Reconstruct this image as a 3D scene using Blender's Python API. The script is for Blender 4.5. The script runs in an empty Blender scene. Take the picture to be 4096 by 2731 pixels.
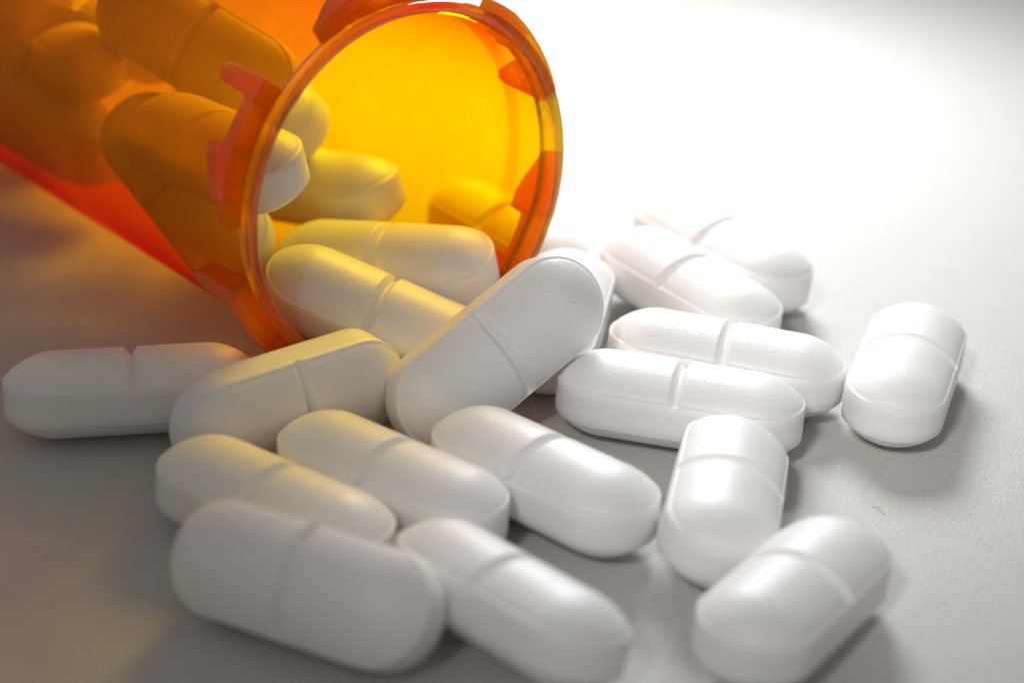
import bpy, bmesh, math, random
from mathutils import Vector, Matrix, noise

# ------------------------------------------------------------------ scene, camera, light
sc = bpy.context.scene
C = sc.collection
MM = 0.001
sc.render.engine = 'CYCLES'
sc.view_settings.view_transform = 'Standard'
sc.view_settings.look = 'None'
sc.view_settings.gamma = 1.0
sc.view_settings.exposure = 0.6
sc.cycles.max_bounces = 24
sc.cycles.diffuse_bounces = 6
sc.cycles.glossy_bounces = 6
sc.cycles.transmission_bounces = 12
sc.cycles.transparent_max_bounces = 48
sc.cycles.caustics_reflective = False
sc.cycles.sample_clamp_indirect = 6.0
sc.cycles.use_denoising = True

cam_d = bpy.data.cameras.new('camera')
cam = bpy.data.objects.new('camera', cam_d)
C.objects.link(cam)
cam_d.sensor_width = 36.0
cam_d.lens = 75.656
cam_d.clip_start = 0.01
cam_d.clip_end = 50.0
cam.matrix_world = (Matrix.Translation((0, 0, 74.32 * MM))
                    @ Matrix.Rotation(math.radians(90 - 25.868), 4, 'X')
                    @ Matrix.Rotation(0.04736, 4, 'Z'))
cam_d.dof.use_dof = True
cam_d.dof.focus_distance = 155.5 * MM
cam_d.dof.aperture_fstop = 22.5
sc.camera = cam

world = bpy.data.worlds.new('World')
sc.world = world
world.use_nodes = True
bg = world.node_tree.nodes['Background']
bg.inputs[0].default_value = (1.0, 0.96, 0.91, 1)
bg.inputs[1].default_value = 0.15


def aim(o, loc, target):
    C.objects.link(o)
    o.location = Vector(loc) * MM
    o.rotation_euler = (Vector(target) - Vector(loc)).to_track_quat('-Z', 'Y').to_euler()


def area(name, loc, target, size, power, color, spread):
    d = bpy.data.lights.new(name, 'AREA')
    d.shape = 'ELLIPSE'
    d.size, d.size_y = size[0] * MM, size[1] * MM
    d.energy = power
    d.color = color
    d.spread = math.radians(spread)
    aim(bpy.data.objects.new(name, d), loc, target)


def spot(name, loc, target, radius, power, color, angle):
    d = bpy.data.lights.new(name, 'SPOT')
    d.shadow_soft_size = radius * MM
    d.energy = power
    d.color = color
    d.spot_size = math.radians(angle)
    d.spot_blend = 1.0
    aim(bpy.data.objects.new(name, d), loc, target)


area('softbox_lamp', (12, 228, 68), (4, 188, 0), (48, 44), 0.088, (0.97, 0.985, 1.0), 168)
spot('added_front_fill', (-60, -50, 185), (25, 137, 5), 24, 1.75, (1.0, 1.0, 1.0), 11.2)  # unseen spot added to lift the viewer-facing sides of the tablets

# ------------------------------------------------------------------ helpers


def link(name, me, parent=None):
    o = bpy.data.objects.new(name, me)
    C.objects.link(o)
    if parent:
        o.parent = parent
    return o


def tag(o, label=None, cat=None, group=None, kind=None):
    if label: o['label'] = label
    if cat: o['category'] = cat
    if group: o['group'] = group
    if kind: o['kind'] = kind


def mat(name):
    m = bpy.data.materials.new(name)
    m.use_nodes = True
    nt = m.node_tree
    nt.nodes.clear()
    out = nt.nodes.new('ShaderNodeOutputMaterial')
    return m, nt, out


def nd(nt, typ, **kw):
    n = nt.nodes.new(typ)
    for k, v in kw.items():
        if k.startswith('i_'):
            key = k[2:]
            n.inputs[int(key) if key.isdigit() else key.replace('_', ' ')].default_value = v
        else:
            setattr(n, k, v)
    return n


def bumps(nt, layers, coord):
    """chain of bump nodes over noise textures: (scale, strength, distance, detail)"""
    prev = None
    for scale, strength, dist, detail in layers:
        t = nd(nt, 'ShaderNodeTexNoise', i_Scale=scale, i_Detail=detail, i_Roughness=0.6)
        nt.links.new(coord, t.inputs['Vector'])
        b = nd(nt, 'ShaderNodeBump', i_Strength=strength, i_Distance=dist)
        nt.links.new(t.outputs['Fac'], b.inputs['Height'])
        if prev:
            nt.links.new(prev.outputs[0], b.inputs['Normal'])
        prev = b
    return prev


# ------------------------------------------------------------------ materials
def make_tablet_material():
    m, nt, out = mat('film_coated_tablet')
    tc = nd(nt, 'ShaderNodeTexCoord')
    oi = nd(nt, 'ShaderNodeObjectInfo')
    off = nd(nt, 'ShaderNodeVectorMath', operation='SCALE', i_Scale=7.0)
    comb = nd(nt, 'ShaderNodeCombineXYZ')
    for k in range(3):
        nt.links.new(oi.outputs['Random'], comb.inputs[k])
    nt.links.new(comb.outputs[0], off.inputs[0])
    add = nd(nt, 'ShaderNodeVectorMath', operation='ADD')
    nt.links.new(tc.outputs['Object'], add.inputs[0])
    nt.links.new(off.outputs[0], add.inputs[1])
    co = add.outputs[0]
    p = nd(nt, 'ShaderNodeBsdfPrincipled')
    p.inputs['Roughness'].default_value = 0.40
    p.inputs['IOR'].default_value = 1.45
    p.inputs['Subsurface Weight'].default_value = 0.18
    p.inputs['Subsurface Radius'].default_value = (1.0, 0.85, 0.70)
    p.inputs['Subsurface Scale'].default_value = 0.0016
    # chalky mottling and a few tiny red flecks
    n1 = nd(nt, 'ShaderNodeTexNoise', i_Scale=420.0, i_Detail=3.0)
    nt.links.new(co, n1.inputs['Vector'])
    mx = nd(nt, 'ShaderNodeMix', data_type='RGBA')
    mx.inputs[6].default_value = (0.86, 0.845, 0.825, 1)
    mx.inputs[7].default_value = (0.90, 0.89, 0.875, 1)
    nt.links.new(n1.outputs['Fac'], mx.inputs[0])
    vo = nd(nt, 'ShaderNodeTexVoronoi', i_Scale=330.0)
    nt.links.new(co, vo.inputs['Vector'])
    lt = nd(nt, 'ShaderNodeMath', operation='LESS_THAN')
    lt.inputs[1].default_value = 0.020
    nt.links.new(vo.outputs['Distance'], lt.inputs[0])
    mx2 = nd(nt, 'ShaderNodeMix', data_type='RGBA')
    mx2.inputs[7].default_value = (0.36, 0.05, 0.035, 1)
    nt.links.new(lt.outputs[0], mx2.inputs[0])
    nt.links.new(mx.outputs[2], mx2.inputs[6])
    nt.links.new(mx2.outputs[2], p.inputs['Base Color'])
    b = bumps(nt, [(2200.0, 0.30, 0.00008, 2.0), (6500.0, 0.6, 0.00006, 3.0)], co)
    nt.links.new(b.outputs[0], p.inputs['Normal'])
    nr = nd(nt, 'ShaderNodeMapRange')
    nr.inputs[3].default_value = 0.33
    nr.inputs[4].default_value = 0.47
    nt.links.new(n1.outputs['Fac'], nr.inputs[0])
    nt.links.new(nr.outputs[0], p.inputs['Roughness'])
    nt.links.new(p.outputs[0], out.inputs['Surface'])
    return m


def make_amber_material(name, rough, scratch, milky, tint, absorb, bend, gloss=1.0):
    m, nt, out = mat(name)
    tc = nd(nt, 'ShaderNodeTexCoord')
    tr = nd(nt, 'ShaderNodeBsdfTransparent')
    gl = nd(nt, 'ShaderNodeBsdfGlossy', i_Roughness=rough)
    fr = nd(nt, 'ShaderNodeFresnel', i_IOR=1.5)
    geo = nd(nt, 'ShaderNodeNewGeometry')
    inv = nd(nt, 'ShaderNodeMath', operation='SUBTRACT')
    inv.inputs[0].default_value = 1.0
    nt.links.new(geo.outputs['Backfacing'], inv.inputs[1])
    fac = nd(nt, 'ShaderNodeMath', operation='MULTIPLY')
    nt.links.new(fr.outputs[0], fac.inputs[0])
    nt.links.new(inv.outputs[0], fac.inputs[1])
    fg = nd(nt, 'ShaderNodeMath', operation='MULTIPLY')
    fg.inputs[1].default_value = gloss
    nt.links.new(fac.outputs[0], fg.inputs[0])
    b = bumps(nt, scratch, tc.outputs['Object'])
    nt.links.new(b.outputs[0], gl.inputs['Normal'])
    nt.links.new(b.outputs[0], fr.inputs['Normal'])
    # a little milky scatter in the moulded plastic
    tl = nd(nt, 'ShaderNodeBsdfTranslucent', i_Color=tint)
    dd = nd(nt, 'ShaderNodeBsdfDiffuse', i_Color=tint)
    ml = nd(nt, 'ShaderNodeMixShader', i_0=0.35)
    nt.links.new(tl.outputs[0], ml.inputs[1])
    nt.links.new(dd.outputs[0], ml.inputs[2])
    clear = tr
    if bend > 0:      # thick mouldings bend the light that runs through them
        rf = nd(nt, 'ShaderNodeBsdfRefraction', i_IOR=1.45, i_Roughness=0.03)
        nt.links.new(b.outputs[0], rf.inputs['Normal'])
        clear = nd(nt, 'ShaderNodeMixShader', i_0=bend)
        nt.links.new(tr.outputs[0], clear.inputs[1])
        nt.links.new(rf.outputs[0], clear.inputs[2])
    df = nd(nt, 'ShaderNodeMixShader', i_0=milky)
    # handling smudges and specks of pill dust make the plastic cloudier in places
    sm = nd(nt, 'ShaderNodeTexNoise', i_Scale=170.0, i_Detail=4.0, i_Roughness=0.65)
    nt.links.new(tc.outputs['Object'], sm.inputs['Vector'])
    sr = nd(nt, 'ShaderNodeMapRange')
    sr.inputs[1].default_value, sr.inputs[2].default_value = 0.40, 0.70
    sr.inputs[3].default_value, sr.inputs[4].default_value = milky * 0.7, milky * 1.6
    nt.links.new(sm.outputs['Fac'], sr.inputs[0])
    sp = nd(nt, 'ShaderNodeTexVoronoi', i_Scale=620.0)
    nt.links.new(tc.outputs['Object'], sp.inputs['Vector'])
    sl = nd(nt, 'ShaderNodeMath', operation='LESS_THAN')
    sl.inputs[1].default_value = 0.05
    nt.links.new(sp.outputs['Distance'], sl.inputs[0])
    sa = nd(nt, 'ShaderNodeMath', operation='MULTIPLY_ADD', use_clamp=True)
    sa.inputs[1].default_value = 0.5
    nt.links.new(sl.outputs[0], sa.inputs[0])
    nt.links.new(sr.outputs[0], sa.inputs[2])
    nt.links.new(sa.outputs[0], df.inputs[0])
    nt.links.new(clear.outputs[0], df.inputs[1])
    nt.links.new(ml.outputs[0], df.inputs[2])
    mix = nd(nt, 'ShaderNodeMixShader')
    nt.links.new(fg.outputs[0], mix.inputs[0])
    nt.links.new(df.outputs[0], mix.inputs[1])
    nt.links.new(gl.outputs[0], mix.inputs[2])
    nt.links.new(mix.outputs[0], out.inputs['Surface'])
    va = nd(nt, 'ShaderNodeVolumeAbsorption', i_Color=absorb, i_Density=9000.0)
    nt.links.new(va.outputs[0], out.inputs['Volume'])
    return m


def make_paper_material():
    m, nt, out = mat('matte_paper')
    tc = nd(nt, 'ShaderNodeTexCoord')
    co = tc.outputs['Object']
    p = nd(nt, 'ShaderNodeBsdfPrincipled')
    p.inputs['Specular IOR Level'].default_value = 0.6
    p.inputs['Roughness'].default_value = 0.40
    n1 = nd(nt, 'ShaderNodeTexNoise', i_Scale=420.0, i_Detail=8.0, i_Roughness=0.8)
    nt.links.new(co, n1.inputs['Vector'])
    mx = nd(nt, 'ShaderNodeMix', data_type='RGBA')
    mx.inputs[6].default_value = (0.56, 0.54, 0.51, 1)
    mx.inputs[7].default_value = (0.70, 0.685, 0.66, 1)
    nt.links.new(n1.outputs['Fac'], mx.inputs[0])
    wob = nd(nt, 'ShaderNodeTexNoise', i_Scale=1400.0, i_Detail=2.0)
    nt.links.new(co, wob.inputs['Vector'])
    wv = nd(nt, 'ShaderNodeVectorMath', operation='MULTIPLY_ADD')
    wv.inputs[1].default_value = (0.0007, 0.0007, 0.0)
    nt.links.new(wob.outputs['Color'], wv.inputs[0])
    nt.links.new(co, wv.inputs[2])
    vo = nd(nt, 'ShaderNodeTexVoronoi', i_Scale=95.0)
    nt.links.new(wv.outputs[0], vo.inputs['Vector'])
    lt = nd(nt, 'ShaderNodeMath', operation='LESS_THAN')
    lt.inputs[1].default_value = 0.017
    nt.links.new(vo.outputs['Distance'], lt.inputs[0])
    fl = nd(nt, 'ShaderNodeMix', data_type='RGBA')
    fl.inputs[7].default_value = (0.30, 0.24, 0.16, 1)
    nt.links.new(lt.outputs[0], fl.inputs[0])
    nt.links.new(mx.outputs[2], fl.inputs[6])
    nt.links.new(fl.outputs[2], p.inputs['Base Color'])
    mp = nd(nt, 'ShaderNodeMapping')
    mp.inputs['Scale'].default_value = (1.0, 1.35, 1.0)
    mp.inputs['Rotation'].default_value = (0, 0, 0.6)
    nt.links.new(co, mp.inputs[0])
    b = bumps(nt, [(2400.0, 0.65, 0.00019, 5.0), (6000.0, 0.9, 0.00012, 3.0)], mp.outputs[0])
    nt.links.new(b.outputs[0], p.inputs['Normal'])
    nt.links.new(p.outputs[0], out.inputs['Surface'])
    return m


M_TAB = make_tablet_material()
M_BODY = make_amber_material('amber_plastic_body', 0.10, [(300.0, 0.06, 0.0004, 2.0)], 0.14, (1.0, 0.62, 0.0, 1), (0.9997, 0.929, 0.0, 1), 0.0, 0.35)
M_RIM = make_amber_material('amber_plastic_rim', 0.06, [(700.0, 0.12, 0.0002, 2.0)], 0.12, (1.0, 0.50, 0.02, 1), (0.998, 0.939, 0.0, 1), 0.6)
M_LUG = make_amber_material('amber_plastic_lug', 0.06, [(700.0, 0.15, 0.0002, 2.0)], 0.48, (1.0, 0.42, 0.0, 1), (0.9985, 0.939, 0.0, 1), 0.6)
M_PAPER = make_paper_material()

# ------------------------------------------------------------------ the table: one sheet of paper
me = bpy.data.meshes.new('table_surface')
S = 3.0
me.from_pydata([(-S, -S, 0), (S, -S, 0), (S, S, 0), (-S, S, 0)], [], [(0, 1, 2, 3)])
me.materials.append(M_PAPER)
table = link('table_surface', me)
tag(table, 'off-white matte paper surface', kind='structure')

# ------------------------------------------------------------------ bottle
# axis frame: mouth centre B0, direction A out of the mouth, E1 to the right, E2 up
B0 = Vector((-7.538, 145.067, 15.45))
YAW, TILT = -0.86972, 0.0215
A = Vector((math.cos(YAW) * math.cos(TILT), math.sin(YAW) * math.cos(TILT), math.sin(TILT)))
E1 = Vector((-math.sin(YAW), math.cos(YAW), 0))
E2 = A.cross(E1)
if E2.z < 0:
    E1, E2 = -E1, -E2
bottle = bpy.data.objects.new('pill_bottle', None)
C.objects.link(bottle)
bottle.empty_display_size = 0.01
bottle.location = B0 * MM
tag(bottle, 'translucent amber plastic pill bottle lying on its side with its open mouth to the right', 'pill bottle')


def cyl(phi, s, r):
    return (A * s + E1 * (r * math.cos(phi)) + E2 * (r * math.sin(phi))) * MM


def lathe(name, prof, material, parent, n=160):
    """closed profile of (s, r) spun round the bottle axis"""
    bm = bmesh.new()
    rings = []
    for i in range(n):
        ph = 2 * math.pi * i / n
        rings.append([bm.verts.new(cyl(ph, s, r)) if r > 1e-6 else None for s, r in prof])
    cen = {}
    for j, (s, r) in enumerate(prof):
        if r <= 1e-6:
            cen[j] = bm.verts.new(cyl(0, s, 0))
    m = len(prof)
    for i in range(n):
        a, b = rings[i], rings[(i + 1) % n]
        for j in range(m):
            k = (j + 1) % m
            vs = [a[j] or cen.get(j), b[j] or cen.get(j), b[k] or cen.get(k), a[k] or cen.get(k)]
            u = []
            for v in vs:
                if v not in u: u.append(v)
            if len(u) >= 3:
                try: bm.faces.new(u)
                except ValueError: pass
    bmesh.ops.recalc_face_normals(bm, faces=bm.faces)
    for f in bm.faces: f.smooth = True
    me = bpy.data.meshes.new(name)
    bm.to_mesh(me); bm.free()
    me.materials.append(material)
    o = link(name, me, parent)
    me.set_sharp_from_angle(angle=math.radians(38))
    return o


# walls and base in one closed profile (s along the axis, r from it)
lathe('body', [(-1.67, 13.12), (-1.67, 13.72), (-4.75, 13.72), (-5.05, 13.95), (-66.4, 13.95), (-67.6, 13.6), (-68.0, 12.8), (-68.0, 0.0),
               (-66.9, 0.0), (-66.9, 12.6), (-66.4, 13.42), (-5.9, 13.42), (-5.3, 13.12)], M_BODY, bottle)
lathe('rim', [(-1.65, 13.12), (-0.75, 13.12), (-0.35, 13.28), (-0.08, 13.52), (0.0, 13.66), (0.0, 14.08), (-0.06, 14.20), (-0.2, 14.25),
              (-1.35, 14.08), (-1.65, 13.98)], M_RIM, bottle)


def make_lug(phi0):
    """one L-shaped locking lug: an axial prong, a bar round the neck and a wedge that tapers to its tail"""
    prof = [(0.0, -6.2), (0.6, -6.75), (1.8, -7.0), (4.6, -6.7), (5.6, -6.2), (6.0, -3.3), (7.2, -2.95), (10, -2.9), (15, -2.95), (19.6, -3.1), (20.2, -4.5), (21.2, -4.75), (25, -4.5), (30, -4.0),
            (35, -3.25), (39, -2.55), (41.2, -2.25), (42.0, -2.1)]
    bm = bmesh.new()
    prev = None
    for k, (d, s) in enumerate(prof):
        ph = math.radians(phi0 + d)
        top = 15.45 if k not in (0, len(prof) - 1) else 15.3
        if d > 30: top = 15.45 - 0.35 * (d - 30) / 12
        cur = [bm.verts.new(cyl(ph, -1.68, 13.73)), bm.verts.new(cyl(ph, -1.68, top - 0.12)), bm.verts.new(cyl(ph, -1.80, top)),
               bm.verts.new(cyl(ph, s + 0.12, top)), bm.verts.new(cyl(ph, s, top - 0.12)), bm.verts.new(cyl(ph, s, 13.96 if s < -4.6 else 13.73))]
        if prev:
            for j in range(6):
                bm.faces.new((prev[j], prev[(j + 1) % 6], cur[(j + 1) % 6], cur[j]))
        else:
            bm.faces.new(cur)
        prev = cur
    bm.faces.new(prev[::-1])
    bmesh.ops.recalc_face_normals(bm, faces=bm.faces)
    for f in bm.faces: f.smooth = True
    me = bpy.data.meshes.new('locking_lug')
    bm.to_mesh(me); bm.free()
    me.materials.append(M_LUG)
    o = link('locking_lug', me, bottle)
    me.set_sharp_from_angle(angle=math.radians(25))
    return o


for k in range(6):
    make_lug(17.6 + 60 * k)

# ------------------------------------------------------------------ tablets
TL, TW, TB, TD, TP = 18.0, 7.39, 2.618, 1.771, 2.066


def tablet_mesh(seed):
    """scored caplet: stadium band, bevelled rim with its pressed edge, domed faces cut by a V score"""
    r, h = TW / 2, (TL - TW) / 2
    xs = []
    fine = [0.0, 0.08, 0.16, 0.24, 0.32, 0.40, 0.5, 0.6, 0.68, 0.8, 1.1, 1.5, 2.0, 2.6, 3.2, 3.9, 4.6, h]
    xs = [-x for x in fine[:0:-1]] + fine
    NC = 26
    per = []
    for x in xs: per.append((x, 0.0, -1.0))
    for i in range(1, NC): 
        t = -math.pi / 2 + math.pi * i / NC
        per.append((h, math.cos(t), math.sin(t)))
    for x in reversed(xs): per.append((x, 0.0, 1.0))
    for i in range(1, NC):
        t = math.pi / 2 + math.pi * i / NC
        per.append((-h, math.cos(t), math.sin(t)))
    off = Vector((seed * 13.7, seed * 5.1, seed * 9.3))

    def edge(x, y):
        return noise.noise(Vector((x * 1.6, y * 1.6, 0)) + off) * 0.6 + noise.noise(Vector((x * 5.0, y * 5.0, 3)) + off) * 0.4

    rads = [0.985, 0.970, 0.955, 0.93, 0.88, 0.80, 0.70, 0.58, 0.45, 0.32, 0.20, 0.10, 0.0]
    bm = bmesh.new()

    def ring(rad, zf):
        vs = []
        for bx, cx, cy in per:
            x, y = bx + r * rad * cx, r * rad * cy
            vs.append(bm.verts.new((x * MM, y * MM, zf(x, y, rad) * MM)))
        return vs

    def face_side(sgn):
        def z(x, y, rad):
            zz = TB / 2 + TD * (1 - rad ** TP)
            if rad > 0.95:      # narrow pressed land with a slightly ragged lip
                zz = TB / 2 + 0.06 * (1 - rad) / 0.05 + 0.035 * edge(x, y)
            elif rad > 0.9:
                zz -= 0.05
            g = max(0.0, 1 - abs(x) / 0.48)
            g = min(1.0, g * 1.08) ** 1.1
            inside = min(1.0, (1 - rad) / 0.14)
            if sgn > 0: zz -= 0.66 * g * inside      # scored on one face only
            zz += 0.012 * noise.noise(Vector((x * 0.9, y * 0.9, sgn * 4)) + off)
            return sgn * zz
        return [ring(rad, z) for rad in rads]

    top = face_side(1)
    bot = face_side(-1)
    mid = [ring(1.0, lambda x, y, q, t=t: t * (TB / 2 - 0.05) + 0.02 * edge(x, y)) for t in (1.0, 0.5, 0.0, -0.5, -1.0)]
    seq = list(reversed(top)) + mid + bot
    n = len(per)
    for a, b in zip(seq[:-1], seq[1:]):
        for i in range(n):
            j = (i + 1) % n
            bm.faces.new((a[i], b[i], b[j], a[j]))
    bmesh.ops.remove_doubles(bm, verts=bm.verts, dist=2e-6)
    bmesh.ops.recalc_face_normals(bm, faces=bm.faces)
    for f in bm.faces: f.smooth = True
    me = bpy.data.meshes.new('tablet')
    bm.to_mesh(me); bm.free()
    me.materials.append(M_TAB)
    return me


MESHES = [tablet_mesh(k) for k in range(5)]
OUT_G = 'scored white tablets spilled on the paper'
IN_G = 'white tablets still inside the amber bottle'

SPILLED = [  # location (mm), yaw, lift, roll, label
    (-26.844, 136.021, 3.093, 0.219, 0.005, -0.134, 'white tablet lying flat at the far left, an orange glow on its right end'),
    (-15.383, 133.842, 3.796, 0.697, 0.015, 1.537, 'white tablet on its edge, its scored face forward, in front of the lower bottle rim'),
    (-1.141, 138.163, 6.400, 0.647, 0.475, 1.092, 'large white tablet tilted up across the centre of the pile, its scored face forward'),
    (3.374, 150.642, 3.385, 1.420, 0.042, 0.048, 'white tablet end peeking out behind the upper end of the tilted centre tablet'),
    (17.027, 165.276, 3.266, -0.837, -0.037, -0.083, 'farthest blurred white tablet in the open, right of the bottle'),
    (13.901, 157.163, 3.322, -0.875, -0.045, -0.023, 'white tablet lying parallel to and just in front of the farthest blurred one'),
    (16.032, 144.739, 3.241, -0.252, -0.026, -0.048, 'white tablet lying behind the broadside one, its right end touching the rightmost tablet'),
    (12.238, 137.802, 3.150, -0.215, -0.013, -0.056, 'white tablet in sharp focus, lying broadside right of the tilted centre tablet'),
    (29.587, 144.799, 3.060, 1.274, 0.000, 0.038, 'rightmost white tablet, seen end-on, casting a soft shadow towards the viewer'),
    (14.598, 124.360, 3.160, 1.411, -0.016, 0.210, 'white tablet seen end-on, in front of the sharp broadside tablet'),
    (18.047, 112.023, 3.384, 1.019, -0.056, 0.020, 'blurred white tablet at the lower right corner of the pile'),
    (2.486, 125.926, 3.124, -0.714, 0.006, -0.045, 'right white tablet in the slanted row of three below the tilted centre tablet'),
    (-7.626, 124.545, 3.052, -0.641, -0.002, -0.039, 'middle white tablet in the slanted row of three below the tilted centre tablet'),
    (-14.897, 120.346, 3.082, -0.598, -0.010, -0.036, 'left white tablet in the slanted row of three, partly behind a big blurred one'),
    (-11.753, 110.287, 3.938, -0.482, 0.026, 0.926, 'big blurred white tablet at the lower left front, its scored face tilted forward'),
    (0.455, 110.108, 3.412, -0.818, 0.044, -0.301, 'blurred white tablet cut by the bottom edge, between two other blurred ones'),
    (-0.752, 167.211, 3.040, -0.888, -0.005, -0.086, 'blurred tablet end showing behind the right side of the bottle rim'),
]
INSIDE = [
    (-10.037, 152.173, 6.559, -0.319, 0.126, 0.268, 'upper yellow tablet lying across the bottle mouth, its right end outside the bottle'),
    (-10.122, 144.492, 5.673, -0.256, -0.269, 0.208, 'lower yellow-topped tablet sliding out of the bottle, between mouth and tilted centre tablet'),
    (-22.747, 149.301, 16.340, -0.813, 0.049, 0.235, 'tablet end inside the bottle at the left edge of the mouth, above the lowest one'),
    (-25.966, 156.298, 10.497, -0.754, -0.502, 0.677, 'tablet inside the bottle low on the left, its end just past the rim'),
    (-16.430, 164.370, 7.705, -0.824, 0.228, 0.193, 'yellow tablet deep inside the mouth, right behind the upper tablet at the opening'),
    (-22.537, 168.264, 13.575, -0.916, -0.070, 0.728, 'deepest tablet seen through the mouth, high at the left of the opening'),
    (-25.839, 162.737, 19.892, -0.425, -0.347, 1.043, 'dark tablet lying lengthwise high in the heap behind the amber wall'),
    (-35.995, 169.945, 16.493, -1.576, 0.152, -0.173, 'dark tablet seen end-on in the heap behind the amber wall'),
    (-40.195, 170.975, 12.304, -0.966, -0.239, -0.353, 'dark rounded tablet at the left photo edge behind the amber wall'),
    (-36.473, 171.355, 18.298, -0.244, -0.193, -0.353, 'dark tablet at the top left of the heap behind the amber wall'),
    (-41.529, 176.533, 7.455, -0.631, -0.146, 0.056, 'dim tablet in the heap behind the amber wall of the bottle'),
    (-42.263, 183.632, 13.485, -0.641, -0.306, -0.028, 'dim tablet in the heap behind the amber wall of the bottle'),
    (-46.613, 187.860, 9.063, -0.204, -0.178, 0.163, 'dim tablet in the heap behind the amber wall of the bottle'),
]


def place_tablet(i, row, group):
    x, y, z, yaw, lift, roll, label = row
    o = link('tablet', MESHES[i % len(MESHES)])
    R = Matrix.Rotation(yaw, 4, 'Z') @ Matrix.Rotation(-lift, 4, 'Y') @ Matrix.Rotation(roll, 4, 'X')
    o.matrix_world = Matrix.Translation(Vector((x, y, z)) * MM) @ R
    tag(o, label, 'tablet', group)
    return o


for i, row in enumerate(SPILLED): place_tablet(i, row, OUT_G)
for i, row in enumerate(INSIDE): place_tablet(i + 2, row, IN_G)

# ------------------------------------------------------------------ a stray dark hair on the paper beside the rightmost tablet
HAIR0, HAIR1 = Vector((25.51, 129.74, 0)), Vector((26.28, 128.71, 0))
pts = [HAIR0.lerp(HAIR1, k / 8) + Vector((0, 0, 0.03 + 0.10 * math.sin(math.pi * k / 8))) + Vector((0.05, 0.09, 0)) * math.sin(1.5 * math.pi * k / 8)
       for k in range(9)]
bm = bmesh.new()
prev = None
for k, p in enumerate(pts):
    d = (pts[min(k + 1, 8)] - pts[max(k - 1, 0)]).normalized()
    u = d.orthogonal().normalized()
    v = d.cross(u)
    rr = 0.022 * (1 - 0.5 * k / 8)
    cur = [bm.verts.new((p + (u * math.cos(a) + v * math.sin(a)) * rr) * MM) for a in [i * math.pi / 3 for i in range(6)]]
    if prev:
        for i in range(6): bm.faces.new((prev[i], prev[(i + 1) % 6], cur[(i + 1) % 6], cur[i]))
    else: bm.faces.new(cur[::-1])
    prev = cur
bm.faces.new(prev)
me = bpy.data.meshes.new('stray_hair')
bm.to_mesh(me); bm.free()
mh, nt, out = mat('dark_hair')
ph = nd(nt, 'ShaderNodeBsdfPrincipled', i_Roughness=0.5)
ph.inputs['Base Color'].default_value = (0.03, 0.03, 0.035, 1)
nt.links.new(ph.outputs[0], out.inputs['Surface'])
me.materials.append(mh)
tag(link('stray_hair', me), 'tiny dark hair lying on the paper in front of the rightmost tablet', 'hair')
